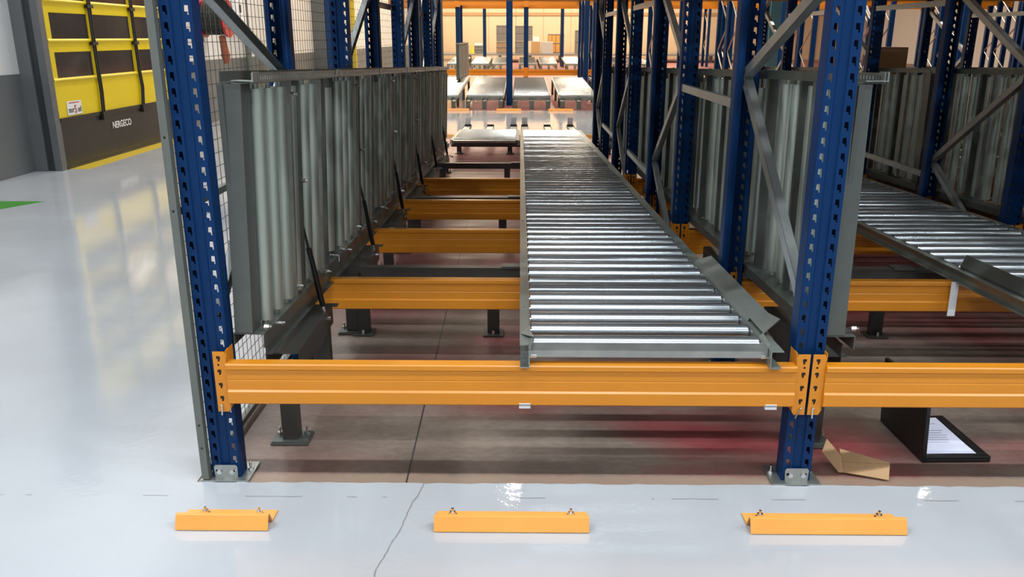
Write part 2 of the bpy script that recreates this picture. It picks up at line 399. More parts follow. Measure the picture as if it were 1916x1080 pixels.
MB().box((.55, -.03, -.02), (.57, .03, .2)).build('reel_label', 'white', hr)
mb = MB().cyl((.42, -.05, -.3), (.44, .0, -.62), .055, 12, .075).cyl((.44, 0, -.62), (.44, .02, -.78), .09, 12, .05).cyl((.36, .05, -.3), (.40, .1, -.6), .03, 8)
mb.build('nozzle_holder', 'copper', hr)
cb = MB().box((WX, 16.9, 1.72), (WX+.25, 17.5, 2.35)).build('wall_cabinet', 'white', None, bevel=.01); tag(cb, 'small white cabinet on the wall beside the red hose reel', 'cabinet')
MB().box((WX+.25, 17.1, 2.0), (WX+.28, 17.14, 2.15)).build('handle', 'dark', cb)
hp = empty('column_guard', (-5.45, 19.0, 0), label='yellow and black striped post guard standing by the wall behind the mesh', cat='post guard')
MB().box((-.16, -.16, 0), (.16, .16, 1.35)).build('post', 'hazard', hp)
for k in range(5):
    z = .12+k*.25
    MB().quad3([(-.162, -.163, z), (.162, -.163, z+.16), (.162, -.163, z+.28), (-.162, -.163, z+.12)], -.003).build('stripe', 'black', hp)
    MB().quad3([(.163, -.162, z+.16), (.163, .162, z), (.163, .162, z+.12), (.163, -.162, z+.28)], .003).build('stripe', 'black', hp)
pp = empty('wall_pipe', (-5.7, 17.9, 0), label='grey pipe running up the left wall past the cabinet', cat='pipe')
MB().cyl((0, 0, 0), (0, 0, 6), .06, 12).build('pipe', 'fence', pp)
for z in (1.7, 2.6): MB().box((-.1, -.07, z), (.07, .07, z+.03)).build('pipe_clamp', 'dark', pp)
for i, (yy, wd, mt, lb) in enumerate(((24.0, .35, 'doorgrey', 'grey steel column on the left wall, nearer of two'), (29.5, .14, 'hazard', 'yellow painted column on the left wall, farther of two'))):
    col = MB().box((WX, yy, 0), (WX+(.4 if i == 0 else .14), yy+wd, 6)).build('wall_column', mt, None, bevel=.01); tag(col, lb, 'column')

# ------------------------------------------------------------------ rack upright frame
PW = .102; PH = 4.5
def post_mesh(mirror=False, h=PH, holes=True):
    mb = MB(); nc = int(h/.05); y = 0
    for sgn in (-1, 1):
        cx = sgn*.034
        if holes:
            # hole: wide at the top, stub at the lower inner side
            H = [(-.0065*1, .012), (.0055, .012), (.0075, -.016), (.0015, -.016), (.0012, -.008), (-.0075, -.006)]
            H = [((x if sgn > 0 else x), z) for x, z in H]
            if sgn < 0: H = [(x, z) for x, z in H]
            outer = [(-.017, -.025), (.017, -.025), (.017, .025), (-.017, .025)]
            loops = [[Vector((x, z, 0)) for x, z in outer], [Vector((x, z, 0)) for x, z in H]]
            tris = tessellate_polygon(loops); flat = outer+H
            for i in range(nc):
                z0 = .025+.05*i+.005; n = len(mb.v)
                mb.v += [(cx+x, 0, z0+z) for x, z in flat]+[(cx+x, .003, z0+z) for x, z in flat]
                k = len(flat)
                for t in tris: mb.f.append(tuple(n+q for q in t)); mb.f.append(tuple(n+k+q for q in t))
                for q in range(6): mb.f.append((n+4+q, n+4+(q+1) % 6, n+k+4+(q+1) % 6, n+k+4+q))
        else:
            mb.box((cx-.017, 0, 0), (cx+.017, .003, h))
    # centre strip slightly recessed, sides, returns
    mb.sheet([(-.017, .0015), (-.013, .007), (.013, .007), (.017, .0015)], 2, 0, h, .003)
    for s_ in (-1, 1):
        mb.sheet([(s_*.0505, .0012), (s_*.0505, .066), (s_*.042, .078), (s_*.026, .078), (s_*.026, .086)], 2, 0, h, .003)
    if mirror: mb.v = [(x, -v, z) for x, v, z in mb.v]
    return mb
def make_frame(name, depth, nodes, holes=True, h=PH, label=None, flat_nodes=()):
    r = empty(name, label=label, cat='rack frame')
    post_mesh(False, h, holes).build('post', 'blue', r)
    post_mesh(True, h, holes).build('post', 'blue', r, loc=(0, depth, 0))
    # braces: zigzag of C channels between the posts
    side = 0
    for (ya, za), (yb, zb_) in zip(nodes, nodes[1:]):
        a = Vector((0, ya, za)); b = Vector((0, yb, zb_)); d = (b-a).normalized(); n = Vector((0, -d.z, d.y))
        mb = MB(); wd, hh = .022, .018
        # U channel open to +x built from three strips
        def strip(x0, x1, n0, n1):
            k = len(mb.v)
            for p in (a, b):
                for xx, nn in ((x0, n0), (x1, n0), (x1, n1), (x0, n1)):
                    q = p+n*nn; mb.v.append((xx, q.y, q.z))
            mb.f.extend([tuple(k+i for i in f) for f in ((0,1,2,3),(7,6,5,4),(0,4,5,1),(1,5,6,2),(2,6,7,3),(3,7,4,0))])
        strip(-.018, -.015, -wd, wd); strip(-.018, .018, -wd, -wd+.003); strip(-.018, .018, wd-.003, wd)
        mb.build('brace', 'brace', r)
    bolts(r, [[((-.045, ya, za), (.045, ya, za), .008)] for ya, za in nodes], 'brace_bolt')
    for y, s_ in ((0, 1), (depth, -1)):
        MB().box((-.09, y-.025*s_, 0), (.085, y+.115*s_, .006)).build('base_plate', 'zinc', r)
        mb = MB().plate([(-.041, .008), (.041, .008), (.043, .05), (.037, .058), (-.037, .058), (-.043, .05)],
                        [[(sx+.006*math.cos(t*1.047), .034+.006*math.sin(t*1.047)) for t in range(6)] for sx in (-.032, .032)], 1, y-.007*s_, y-.004*s_)
        mb.box((-.041, y-.03*s_, .004), (.041, y-.004*s_, .009))
        fb = mb.build('foot_bracket', 'zinc', r)
        bolts(r, [[((sx, y-.014*s_, .032), (sx, y-.004*s_, .032), .0095)] for sx in (-.023, .023)] +
                 [[((sx, y+.06*s_, .006), (sx, y+.06*s_, .014), .012), ((sx, y+.06*s_, .014), (sx, y+.06*s_, .035), .005)] for sx in (.068, -.072)])
    return r
YF = [2.677, 5.085, 7.49, 9.90]; FD = 1.165
def zig(start, first_rear, step=.74, top=4.2):
    pts = []; z = start; rear = first_rear
    while z < top: pts.append((FD-.05 if rear else .05, z)); rear = not rear; z += step
    return pts
frA = make_frame('rack_frame', FD, [(.05, .60), (FD-.04, 1.385), (.05, 1.78), (FD-.04, 2.55), (.05, 3.3), (FD-.04, 4.1)])
frB = make_frame('rack_frame', FD, [(.05, .10), (FD-.04, .665), (.05, 1.36), (FD-.04, 1.88), (.05, 2.6), (FD-.04, 3.3), (.05, 4.1)])
XROW = [-1.067, 1.007, 3.081, 5.155, 7.229, 9.303, 11.377]
rown = ['in the left row along the wire mesh', 'in the row right of the centre conveyor', 'in the second row right of the conveyor', 'in the third row right of the conveyor',
        'in the fourth row right of the conveyor', 'in the fifth row right of the conveyor', 'in the farthest right row']
fo = ['frontmost', 'second', 'third', 'rearmost']
for ri, x in enumerate(XROW):
    for fi, y in enumerate(YF):
        if ri > 2 and fi == 0: continue
        p = frA if fi == 0 else frB
        place(p, USED, (x, y, 0), label='blue perforated rack frame, %s %s' % (fo[fi], rown[ri]), group='rack frames of the near rack')
# spacers between frames
sp = MB().sheet([(-.012, -.02), (-.012, .02), (.012, .02)], 1, .0, YF[1]-YF[0]-FD+.0, .003)
sp.v = [v for v in sp.v]; spo = sp.build('frame_spacer', 'brace'); tag(spo, None, 'rack spacer')
for ri, x in enumerate(XROW):
    for fi in range(3):
        for zi, z in enumerate(((1.26, 2.3), (.56, 1.785), (.56, 1.785))[fi]):
            if ri > 2 and fi == 0: continue
            place(spo, USED, (x-.03, YF[fi]+FD, z), label='%s zinc spacer behind the %s frame %s' % (('lower', 'upper')[zi], fo[fi], rown[ri]), group='spacer bars between rack frames')

# ------------------------------------------------------------------ orange beams
GAP = 2.074-PW
def make_beam(L=GAP):
    r = empty('rack_beam', cat='rack beam')
    prof = [(.004, 0), (.0, .004), (.0, .046), (.007, .052), (.007, .086), (.0085, .089), (.007, .092), (.007, .126), (.0, .131), (.0, .146), (.004, .15), (.048, .15), (.05, .148), (.05, 0)]
    MB().prism(prof, 0, .0, L).build('beam', 'orange', r)
    for s_, x in ((1, 0), (-1, L)):
        def X(a): return x+s_*a
        zc = [.118, .06, .005, -.035+.0]
        hooks = []
        for z in (.165, .115, .065, .015):
            h = [(X(-.034), z+.009), (X(-.022), z+.009), (X(-.020), z+.002), (X(-.024), z-.012), (X(-.030), z-.012), (X(-.030), z-.002), (X(-.035), z-.002)]
            hooks.append(h if s_ > 0 else list(reversed(h)))
        hooks.append([(X(-.029)+.0045*math.cos(t*1.047), .141+.0045*math.sin(t*1.047)) for t in range(6)])
        outer = [(X(-.046), -.036), (X(-.008), -.036), (X(.002), -.018), (X(.002), .165), (X(-.004), .190), (X(-.046), .190)]
        mb = MB().plate(outer, hooks, 1, .016, .019)
        mb.box((X(-.001), .016, -.02), (X(.002), .085, .195))
        cn = mb.build('connector', 'orange', r)
        for z in (.165, .115, .065, .015): MB().box((X(-.035), .0195, z-.013), (X(-.020), .0205, z+.010)).build('hole_shade', 'black', cn)  # black backing sheets stand in for the shade inside the connector holes
        MB().cyl((X(-.03), .012, -.008), (X(-.012 if s_ < 0 else -.031), .008, -.046), .0028, 6).cyl((X(-.03), .018, -.008), (X(-.03), .008, -.008), .004, 6).build('safety_pin', 'bolt', cn)
    return r
bm0 = make_beam()
YB = [2.635, 3.80, 5.04, 6.20, 7.44, 8.60, 9.85, 11.01]
bayn = ['centre bay', 'first bay right of centre', 'second bay right of centre', 'third bay right of centre', 'fourth bay right of centre', 'fifth bay right of centre']
for b in range(6):
    for i, y in enumerate(YB):
        if (b > 2 and i < 3) or i > 4: continue
        bo = 'front edge of the %s' % bayn[b] if i == 0 else '%s, %s from the front' % (bayn[b], ORD[i])
        place(bm0, USED, (XROW[b]+PW/2, y, zl(.317, y)), label='orange steel rack beam across the '+bo, group='orange beams of the near rack')

# ------------------------------------------------------------------ flat roller decks
def roller_mesh(x0, x1, r=.029, n=18):
    mb = MB(); mb.cyl((x0, 0, 0), (x1, 0, 0), r, n); return mb
def make_deck(Ldeck, wide=.86, n=None, first=.10, pitch=.142, guide=None, name='roller_conveyor'):
    r = empty(name, cat='conveyor'); n = n or int((Ldeck-.15)/pitch)
    # left rail: channel open to the outside
    MB().sheet([(.002, .062), (.034, .062), (.034, .002), (.004, .002)], 1, 0.06, Ldeck, .0035).build('side_rail', 'plate', r)
    MB().plate([(.004, .004), (.032, .004), (.032, .060), (.004, .060)], [[(.012, z-.003), (.024, z-.003), (.024, z+.003), (.012, z+.003)] for z in (.012, .022, .036, .047)], 1, .006, .009).build('rail_end', 'dullz', r)
    MB().box((.0325, 0, 0), (.0360, .06, .062)).box((.003, 0, 0), (.034, .06, .0035)).build('rail_lip', 'zinc', r)
    MB().sheet([(wide+.038, .0625), (wide-.004, .0625), (wide-.004, .002), (wide+.034, .002)], 1, 0, Ldeck, .0035).build('side_rail', 'plate', r)
    # roller combs standing just inside the rails
    MB().box((.036, .03, .035), (.040, Ldeck-.05, .066)).build('roller_seat', 'zinc', r)
    MB().box((wide-.012, .03, .035), (wide-.008, Ldeck-.05, .066)).build('roller_seat', 'zinc', r)
    proto = MB().cyl((.046, 0, 0), (wide-.018, 0, 0), .029, 20).cyl((.034, 0, 0), (.046, 0, 0), .011, 8).cyl((wide-.018, 0, 0), (wide-.006, 0, 0), .011, 8)
    ro = proto.build('roller', 'roller', r, smooth=True)
    for i in range(n):
        o = ro if i == 0 else ro.copy()
        if i: C.objects.link(o); o.parent = r
        o.location = (0, first+.028+i*pitch, .046); o.rotation_euler = (random.random()*6, 0, 0)
    MB().sheet([(.052, .064), (.074, .050), (.066, .062)][:0] or [(.042, .026), (.038, .050), (.088, .060)], 0, .036, wide-.008, .003).build('front_crossbar', 'zinc', r)
    bolts(r, [[((.018, yy, .064), (.018, yy, .069), .007)] for yy in (.5, 1.3, 2.4)]+[[((.036, .035, .03), (.060, .035, .03), .005)], [((wide-.03, .035, .03), (wide-.004, .035, .03), .005)]])
    for x in (.0, wide-.003):
        MB().box((x, .022, -.158), (x+.04, .034, -.143)).box((x, .022, -.158), (x+.04, .025, -.14)).build('beam_clip', 'white', r)
    if guide in ('right', 'both'):
        x = wide-.004
        mb = MB().sheet([(x+.006, .062), (x+.014, .078), (x+.082, .098)], 1, .34, 1.30, .003)
        gd = mb.build('guide_plate', 'plate', r)
        MB().quad3([(x+.014, .345, .0785), (x+.082, .345, .0985), (x+.082, .34, .0985), (x+.014, .155, .0785)], .002).build('cut_end', 'plate', gd)
        MB().quad3([(x+.014, .155, .079), (x+.082, .34, .099), (x+.090, .22, .112)], .003).build('flared_end', 'plate', gd)
        MB().quad3([(x, .05, .064), (x, .16, .064), (x+.014, .16, .079), (x+.010, .05, .070)], .002).build('end_tab', 'plate', gd)
    if guide in ('left', 'both'):
        mb = MB().sheet([(.034, .064), (.030, .076), (.054, .130)], 1, .25, 1.20, .003); mb.build('guide_plate', 'dullz', r); MB().box((-.014, 1.172, -.165), (.022, 1.176, .004)).build('beam_strap', 'white', r)
    if guide == 'right':
        MB().quad3([(.034, .25, .064), (.052, .10, .075), (.036, .01, .066)], .003).quad3([(.006, .17, .0655), (.034, .25, .066), (.052, .10, .077)][::-1], .003).build('flared_end', 'plate', r)
    return r
dk = make_deck(9.75, n=68, guide='right')
dk.location = (.0, 2.615, .467); dk.rotation_euler = (ROT, 0, 0); tag(dk, 'long zinc roller conveyor lane lying flat, right half of the centre bay')
dk2 = make_deck(9.75, n=68, guide='left')
dk2.location = (2.074, 2.615, .467); dk2.rotation_euler = (ROT, 0, 0); tag(dk2, 'zinc roller conveyor lane lying flat in the bay right of the blue front post')
for k, x in enumerate((4.148, 6.222, 8.296)):
    d = copy_tree(dk2); d.location = (x, 2.615, .467); tag(d, 'zinc roller conveyor lane lying flat in the %s bay right of the centre bay' % ('second', 'third', 'fourth')[k])
sh = make_deck(1.72, n=12)
sh.location = (-.905, 10.66, zl(.467, 10.66)); sh.rotation_euler = (ROT, 0, 0); tag(sh, 'short flat roller deck at the far end of the left lane')
# fork pockets and end stops at the delivery end
def make_finger():
    r = empty('fork_support', cat='conveyor support')
    MB().sheet([(-.055, .03), (-.055, .0), (.055, .0), (.055, .03)], 1, 0, 1.12, .004).build('channel', 'dark', r)
    MB().box((-.048, .0, .012), (.048, 1.02, .022)).build('tray', 'zinc', r)
    MB().box((-.055, 1.06, .0), (.055, 1.075, .05)).build('end_bar', 'dark', r)
    return r
fg = make_finger(); fgs = make_finger(); MB().box((-.042, 1.08, .0), (.042, 1.10, .16)).build('end_stop', 'white', fgs)
for ln, x0 in enumerate((-.905, 0)):
    for j, (dx, st) in enumerate(((.07, 1), (.43, 0), (.80, 1))):
        place(fgs if st else fg, USED, (x0+dx, 12.33, zl(.49, 12.33)), (ROT, 0, 0), label='zinc fork support at the end of the %s lane, %s of three' % (('left', 'right')[ln], ('left', 'middle', 'right')[j]), group='fork supports at the delivery end')

# ------------------------------------------------------------------ upper levels: lanes on beams above the frame
LV = (1.93, 3.60)
for b in range(6):
    for lv, dz in enumerate(LV):
        for i, y in enumerate(YB):
            o = copy_tree(bm0); o.location = (XROW[b]+PW/2, y, zl(.317, y)+dz)
            tag(o, 'orange rack beam of the %s level across the %s, %s from the front' % (('second', 'third')[lv], bayn[b].replace(' of centre', ''), ORD[i]), None, 'orange beams of the upper levels')
        for ln in (0, 1):
            o = copy_tree(dk); o.location = (XROW[b]+.065+ln*.985, 2.615, .467+dz)
            tag(o, 'upper roller lane on the %s level, %s half, %s' % (('second', 'third')[lv], ('left', 'right')[ln], bayn[b]), None, 'roller lanes of the upper levels')
# ------------------------------------------------------------------ raised roller sections
SEC = 1.24; PIT = 1.27
def make_section():
    r = empty('raised_roller_section', cat='conveyor section')
    Ht = .860
    MB().sheet([(.0, -.042), (.0, .0), (.105, .0), (.105, -.05)], 1, 0, SEC, .0035).build('lower_rail', 'dullz', r)
    MB().sheet([(.0, Ht+.034), (.0, Ht), (.105, Ht)], 1, 0, SEC, .0035).build('upper_rail', 'dullz', r)
    holes = [[(.03+i*.026, Ht+.010), (.042+i*.026, Ht+.010), (.042+i*.026, Ht+.023), (.03+i*.026, Ht+.023)] for i in range(46)]
    MB().plate([(0, Ht), (SEC, Ht), (SEC, Ht+.032), (0, Ht+.032)], holes, 0, .1035, .107).build('perforated_flange', 'zinc', r)
    def chan(y, nm, mt, op, x0=.04, dp=.06):
        # C channel standing up; op: opening towards the lane or closed
        if op: return MB().sheet([(.100, y), (x0, y), (x0, y+dp), (.100, y+dp)], 2, .004, Ht-.004, .003).build(nm, mt, r)
        return MB().sheet([(x0, y+dp), (x0, y), (.098 if x0 > .01 else .066, y), (.098 if x0 > .01 else .066, y+.02)], 2, .004, Ht-.004, .003).build(nm, mt, r)
    chan(.0, 'end_channel', 'dullz', False, .006, .09)
    MB().box((.066, .003, .004), (.069, .088, Ht-.004)).build('end_flange', 'side', r)
    chan(.475, 'cross_channel', 'zinc', False, .05, .03); chan(.60, 'cross_channel', 'dullz', False, .04, .02)  # paler zinc for lit channels, dull grey for shaded: light put into colour
    chan(.96, 'cross_channel', 'zinc', False, .06, .025); chan(1.04, 'cross_channel', 'dullz', False, .04, .02)
    ro = MB().cyl((0, 0, .02), (0, 0, Ht-.022), .029, 18).cyl((0, 0, .0), (0, 0, .02), .012, 8).cyl((0, 0, Ht-.022), (0, 0, Ht), .012, 8).build('roller', 'roller_v', r, smooth=True)
    big = MB().cyl((0, 0, .045), (0, 0, Ht-.045), .038, 18).cyl((0, 0, .0), (0, 0, .045), .014, 8).cyl((0, 0, Ht-.045), (0, 0, Ht), .014, 8).build('brake_roller', 'roller_v', r, smooth=True)
    for i, y in enumerate((.125, .265, .405, .54, .74, .88)):
        o = ro if i == 0 else ro.copy()
        if i: C.objects.link(o); o.parent = r
        o.location = (.074, y, 0)
    big.location = (.066, 1.165, 0)
    bolts(r, [[((.1, y, z), (.116, y, z), .009), ((.116, y, z), (.126, y, z), .005)] for y, z in ((.03, .02), (.48, .05), (.48, Ht-.05), (.61, .46), (1.0, -.02), (.2, -.02))])
    MB().sheet([(.04, Ht+.006), (.111, Ht+.006), (.111, Ht+.036)], 1, -.012, .06, .003).build('coupling_plate', 'zinc', r)
    return r
sec = make_section()
def make_strut():
    r = empty('gas_strut', cat='gas strut')
    a = Vector((.0, 0, .0)); b = Vector((-.075, -.12, .635)); mid = a.lerp(b, .52); d = (b-a).normalized()
    MB().cyl(a+d*.06, mid, .0125, 10).build('cylinder', 'black', r, smooth=True)
    MB().cyl(mid, b-d*.02, .006, 8).build('piston_rod', 'black', r, smooth=True)
    MB().cyl(a, a+d*.06, .011, 8).cyl(a+Vector((-.02, 0, -.005)), a+Vector((.02, 0, -.005)), .009, 8).build('end_fitting', 'bolt', r)
    MB().cyl(b-d*.02, b, .009, 8).cyl(b+Vector((-.02, 0, 0)), b+Vector((.015, 0, 0)), .008, 8).build('end_fitting', 'bolt', r)
    return r
st = make_strut()
def make_hinge_support():
    r = empty('hinge_support', cat='conveyor support')
    # channel beam along the lane with a gusset end, two legs with base plates
    for y0, y1, nm, zz in ((0, .60, 'channel', 0),):
        MB().sheet([(-.06, -.085), (-.06, 0), (.06, 0), (.06, -.085)], 1, y0, y1, .005).build(nm, 'dark', r)
    MB().quad3([(.062, .0, .0), (.062, .60, .0), (.062, .60, -.05), (.062, .40, -.11), (.062, .0, -.085)], .004).build('gusset', 'dark', r)
    MB().box((.02, .57, -.0), (.09, .61, .005)).build('strut_bracket', 'dark', r)
    return r
def add_leg(r, x, y, z, wdt=.065):
    MB().box((x-wdt/2, y-.03, -z+.012), (x+wdt/2, y+.03, -.085)).build('leg', 'dark', r, bevel=.004)
    bp = MB().box((x-.075, y-.055, -z), (x+.075, y+.055, -z+.006)).box((x-.07, y-.05, -z+.006), (x+.07, y+.05, -z+.012)).build('base_plate', 'dullz', r)
    bolts(bp, [[((x+sx, y+.02, -z+.012), (x+sx, y+.02, -z+.022), .012), ((x+sx, y+.02, -z+.022), (x+sx, y+.02, -z+.042), .005)] for sx in (-.055, .055)])
lanes = [(-1.005, 'lane beside the wire mesh'), (1.069, 'lane behind the right front post'), (3.143, 'second bay right of centre'), (5.217, 'third bay right of centre'), (7.291, 'fourth bay right of centre'), (9.365, 'fifth bay right of centre')]
hs_protos = {}
for li, (lx, ln) in enumerate(lanes):
    for k in range(6 if li == 0 else 7):
        y = 2.72+PIT*k
        if li > 2 and k < 2: continue
        place(sec, USED, (lx, y, zl(.552, y)), (ROT, .033 if li == 0 else 0, 0), label='tipped up roller section, %s from the front, %s' % (ORD[k], ln), group='tipped up roller sections')
        if li > 2 or (li and k > 3): continue
        ys = y+.72
        place(st, USED, (lx+.15, ys, zl(.552, ys)-.165), (0, 0, 0), label='black gas strut of the %s tipped up section, %s' % (ORD[k], ln), group='gas struts of the tipped up sections')
        yh = y+.22; zt = zl(.552, yh+.3)-.075-.085
        if li == 0 or k < 4:
            zt = zl(.552, yh)-.155
            h = make_hinge_support(); h.location = (lx+.095, yh, zt)
            add_leg(h, .0, .05, zt); add_leg(h, .02, .54, zt, .075)
            tag(h, 'dark steel hinge support under the %s tipped up section, %s' % (ORD[k], ln), None, 'dark hinge supports under the tipped up sections')
for li, (lx, ln) in enumerate(lanes[:2]):
    r = empty('end_plate', (lx+.02, 2.735, zl(.56, 2.74)), label='dark upright end plate closing the tipped up sections, %s' % ln, cat='plate')
    MB().box((0, .0, .002), (.003, .115, .845)).build('web', 'side', r)
    MB().box((.003, .0, .002), (.018, .003, .845)).build('flange', 'side', r)
# hinge rail running under the sections
for li, (lx, ln) in enumerate(lanes[:3]):
    hr_ = MB().sheet([(0, .0), (0, -.045), (.02, -.045)], 1, 0, 7.9, .005).build('hinge_rail', 'dullz')
    hr_.location = (lx+.09, 2.78, zl(.552, 2.78)-.052); hr_.rotation_euler = (ROT, 0, 0)
    tag(hr_, 'long grey hinge rail under the tipped up sections, %s' % ln, 'rail')

# ------------------------------------------------------------------ dark steel portals under the lanes
for b in range(3):
    for i, y in enumerate((4.22, 6.62, 9.02, 11.5)):
        zt = zl(.467, y)-.045
        r = empty('support_portal', (XROW[b]+PW/2, y, zt), label='dark steel cross support on legs, %s from the front, %s' % (ORD[i], bayn[b]), cat='conveyor support', group='dark cross supports under the lanes')
        MB().sheet([(.05, .0), (.0, .0), (.0, -.055), (.05, -.055)], 0, .06, GAP-.02, .005).build('cross_channel', 'dark', r)
        MB().box((.92, -.01, .0), (1.03, .06, .012)).build('seat_plate', 'dullz', r)
        for x in (.17, .875, 1.80):
            MB().box((x-.032, .0, -zt+.006), (x+.032, .05, -.055)).build('leg', 'dark', r, bevel=.003)
            bp = MB().box((x-.055, -.035, -zt), (x+.055, .075, -zt+.006)).build('base_plate', 'dullz', r)
            MB().cyl((x, -.02, -zt+.006), (x, -.02, -zt+.03), .008, 6).build('bolt', 'bolt', bp)

# ------------------------------------------------------------------ floor guides
def make_guide(L):
    r = empty('fork_guide', cat='floor guide')
    MB().sheet([(0, .002), (.018, .047), (.030, .047), (.056, .004), (.118, .004)], 0, 0, L, .005).build('bent_plate', 'guide', r, bevel=.001)
    bolts(r, [[((x, .093, .006), (x, .093, .009), .016), ((x, .093, .009), (x, .093, .020), .011), ((x, .093, .020), (x, .093, .032), .005)] for x in (.067 if L < .4 else .055, L-.055)])
    return r
for x, L, lb in ((-1.125, .305, 'short orange bent plate guide bolted to the floor in front of the left post'), (-.277, .508, 'orange bent plate guide bolted to the floor before the middle of the centre bay'), (.756, .508, 'orange bent plate guide bolted to the floor in front of the right front post')):
    g_ = make_guide(L); g_.location = (x, 2.342, 0); tag(g_, lb, None, 'orange floor guides of the front aisle')

# ------------------------------------------------------------------ wire mesh fence
MX = -1.142
for k in range(7):
    y0 = 2.652+k*1.42; Lm = 1.40; Hm = 2.9
    r = empty('mesh_fence_panel', (MX, y0, 0), label='wire mesh guard panel, %s from the front along the left row of posts' % ORD[k], cat='mesh panel', group='wire mesh guard panels')
    f = MB().box((-.008, 0, .01), (.017, .03, Hm)).build('frame_upright', 'fence', r)
    MB().box((-.012, Lm-.03, .01), (.012, Lm, Hm)).build('frame_upright', 'fence', r)
    for z in (.02, .98, 2.86): MB().box((-.012, .03, z), (.012, Lm-.03, z+.025)).build('frame_rail', 'fence', r)
    if k == 0:
        bolts(r, [[((.004, -.001, z), (.004, .0005, z), .004)] for z in (.135, .225, 1.0, 1.24)], 'screw', 'black')
    mb = MB()
    n = int((Lm-.06)/.05)
    for i in range(1, n+1):
        y = .03+i*(Lm-.06)/(n+1); mb.box((-.001, y-.001, .03), (.001, y+.001, Hm-.02))
    for i in range(1, int(Hm/.05)):
        z = .03+i*.05; mb.box((-.003, .03, z-.001), (-.001, Lm-.03, z+.001))
    o = mb.build('wire_mesh', 'wire', r); o['kind'] = 'stuff'

# ------------------------------------------------------------------ black case with papers, cardboard
cs = empty('document_case', (1.80, 2.835, 0), (0, 0, math.radians(1.5)), label='open black case holding white papers on the floor under the right orange beam', cat='case')
MB().box((-.26, 0, 0), (0, .36, .012)).box((-.26, 0, .012), (0, .03, .022)).box((-.26, .335, .012), (0, .36, .022)).box((-.035, .03, .012), (0, .335, .022)).build('base', 'case', cs, bevel=.003)
MB().quad3([(-.262, .0, .0), (-.262, .36, .0), (-.280, .36, .285), (-.280, .0, .285)], .014).build('lid', 'case', cs)
pa = empty('paper_stack', (1.80, 2.835, .0125), (0, 0, math.radians(1.5)), label='stack of white printed sheets lying in the open black case', cat='papers')
for i in range(4):
    MB().quad3([(-.258, .045-.004*i, .0125-.0025*i), (-.05+.004*i, .035-.003*i, .0125-.0025*i), (-.045, .330, .0115-.0025*i), (-.258, .330, .0115-.0025*i)], .0015).build('sheet', 'paper', pa)
mb = MB()
random.seed(5)
for i in range(9):
    y = .11+i*.020; mb.box((-.235, y, .0142), (-.235+random.uniform(.08, .16), y+.003, .0150))
mb.build('printed_lines', 'ink', pa)
cbx = empty('cardboard_piece', (1.20, 2.765, 0), label='torn folded piece of brown cardboard on the floor beside the right front post', cat='cardboard')
a = (-.01, -.012, .0); b = (.155, -.075, .0)
MB().quad3([(.005, -.03, .006), (.150, -.078, .002), (.165, -.04, .045), (.012, .012, .025)], .004).build('front_flap', 'card', cbx)
MB().quad3([(.012, .012, .027), (.165, -.04, .047), (.163, -.035, .050), (.02, .07, .050)], .004).build('top_flap', 'card', cbx)
MB().quad3([(.004, -.03, .006), (.006, .02, .05), (-.028, .085, .085), (-.056, .045, .05), (-.015, -.03, .006)], .004).build('side_flap', 'card', cbx)

# ------------------------------------------------------------------ racks beyond the cross aisle
def simple_frame(name, h=4.4, d=1.165, wdt=.13):
    r = empty(name, cat='rack frame')
    for y, s_ in ((0, 1), (d, -1)):
        MB().sheet([(-wdt*.3, y+.08*s_), (-wdt/2, y+.08*s_), (-wdt/2, y), (wdt/2, y), (wdt/2, y+.08*s_), (wdt*.3, y+.08*s_)], 2, .006, h, .004).build('post', 'blue', r)
        MB().box((-.11, y-.03*s_, 0), (.11, y+.13*s_, .006)).build('base_plate', 'zinc', r)
    pts = [(.05 if i % 2 == 0 else d-.05, .4+.75*i) for i in range(6)]
    for (ya, za), (yb, zb_) in zip(pts, pts[1:]): MB().cyl((0, ya, za), (0, yb, zb_), .02, 6).build('brace', 'brace', r)
    return r
sf = simple_frame('rack_frame')
for k in range(-2, 8):
    x = -.262+2.08*k
    for j, yy in enumerate((19.85,)):
        place(sf, USED, (x, yy, 0), label='blue frame beyond the cross aisle, %s' % ('in line with the centre bay' if k == 0 else '%s to the %s of the centre one' % (ORD[abs(k)-1], 'left' if k < 0 else 'right')), group='rack frames along the far side of the cross aisle')
for k in range(-1, 8):
    x = .17+2.08*k
    for j, yy in enumerate((26.3, 46.2)):
        if j == 1: x = -1.95+3.9*k+ (0 if k < 1 else .3)
        if j == 1 and k > 4: continue
        place(sf, USED, (x, yy, 0), label='blue frame, %s row behind the cross aisle, %s' % (('second', 'last')[j], 'nearest the centre line' if k == 0 else '%s to the %s of the centre one' % (ORD[abs(k)-1], 'left' if k < 0 else 'right')), group='rack frames in the %s row behind the cross aisle' % ('second', 'last')[j])
for k in range(1, 8):
    for j, yy in enumerate((23.75, 24.98)):
        place(sf, USED, (-.262+2.08*k, yy, 0), label='blue frame, %s inner row behind the cross aisle, %s to the right' % (('first', 'second')[j], ORD[k-1]), group='rack frames of the inner rows behind the cross aisle')
def far_beam():
    r = empty('rack_beam', cat='rack beam')
    MB().prism([(0, 0), (0, .055), (.012, .06), (.012, .11), (0, .115), (0, .18), (.05, .18), (.05, 0)], 0, .07, 2.01).build('beam', 'orange', r)
    for x in (.07, 2.01): MB().box((x-.07 if x < 1 else x, -.003, -.05), (x if x < 1 else x+.07, .003, .24)).build('connector', 'orange', r)
    return r
fbm = far_beam()
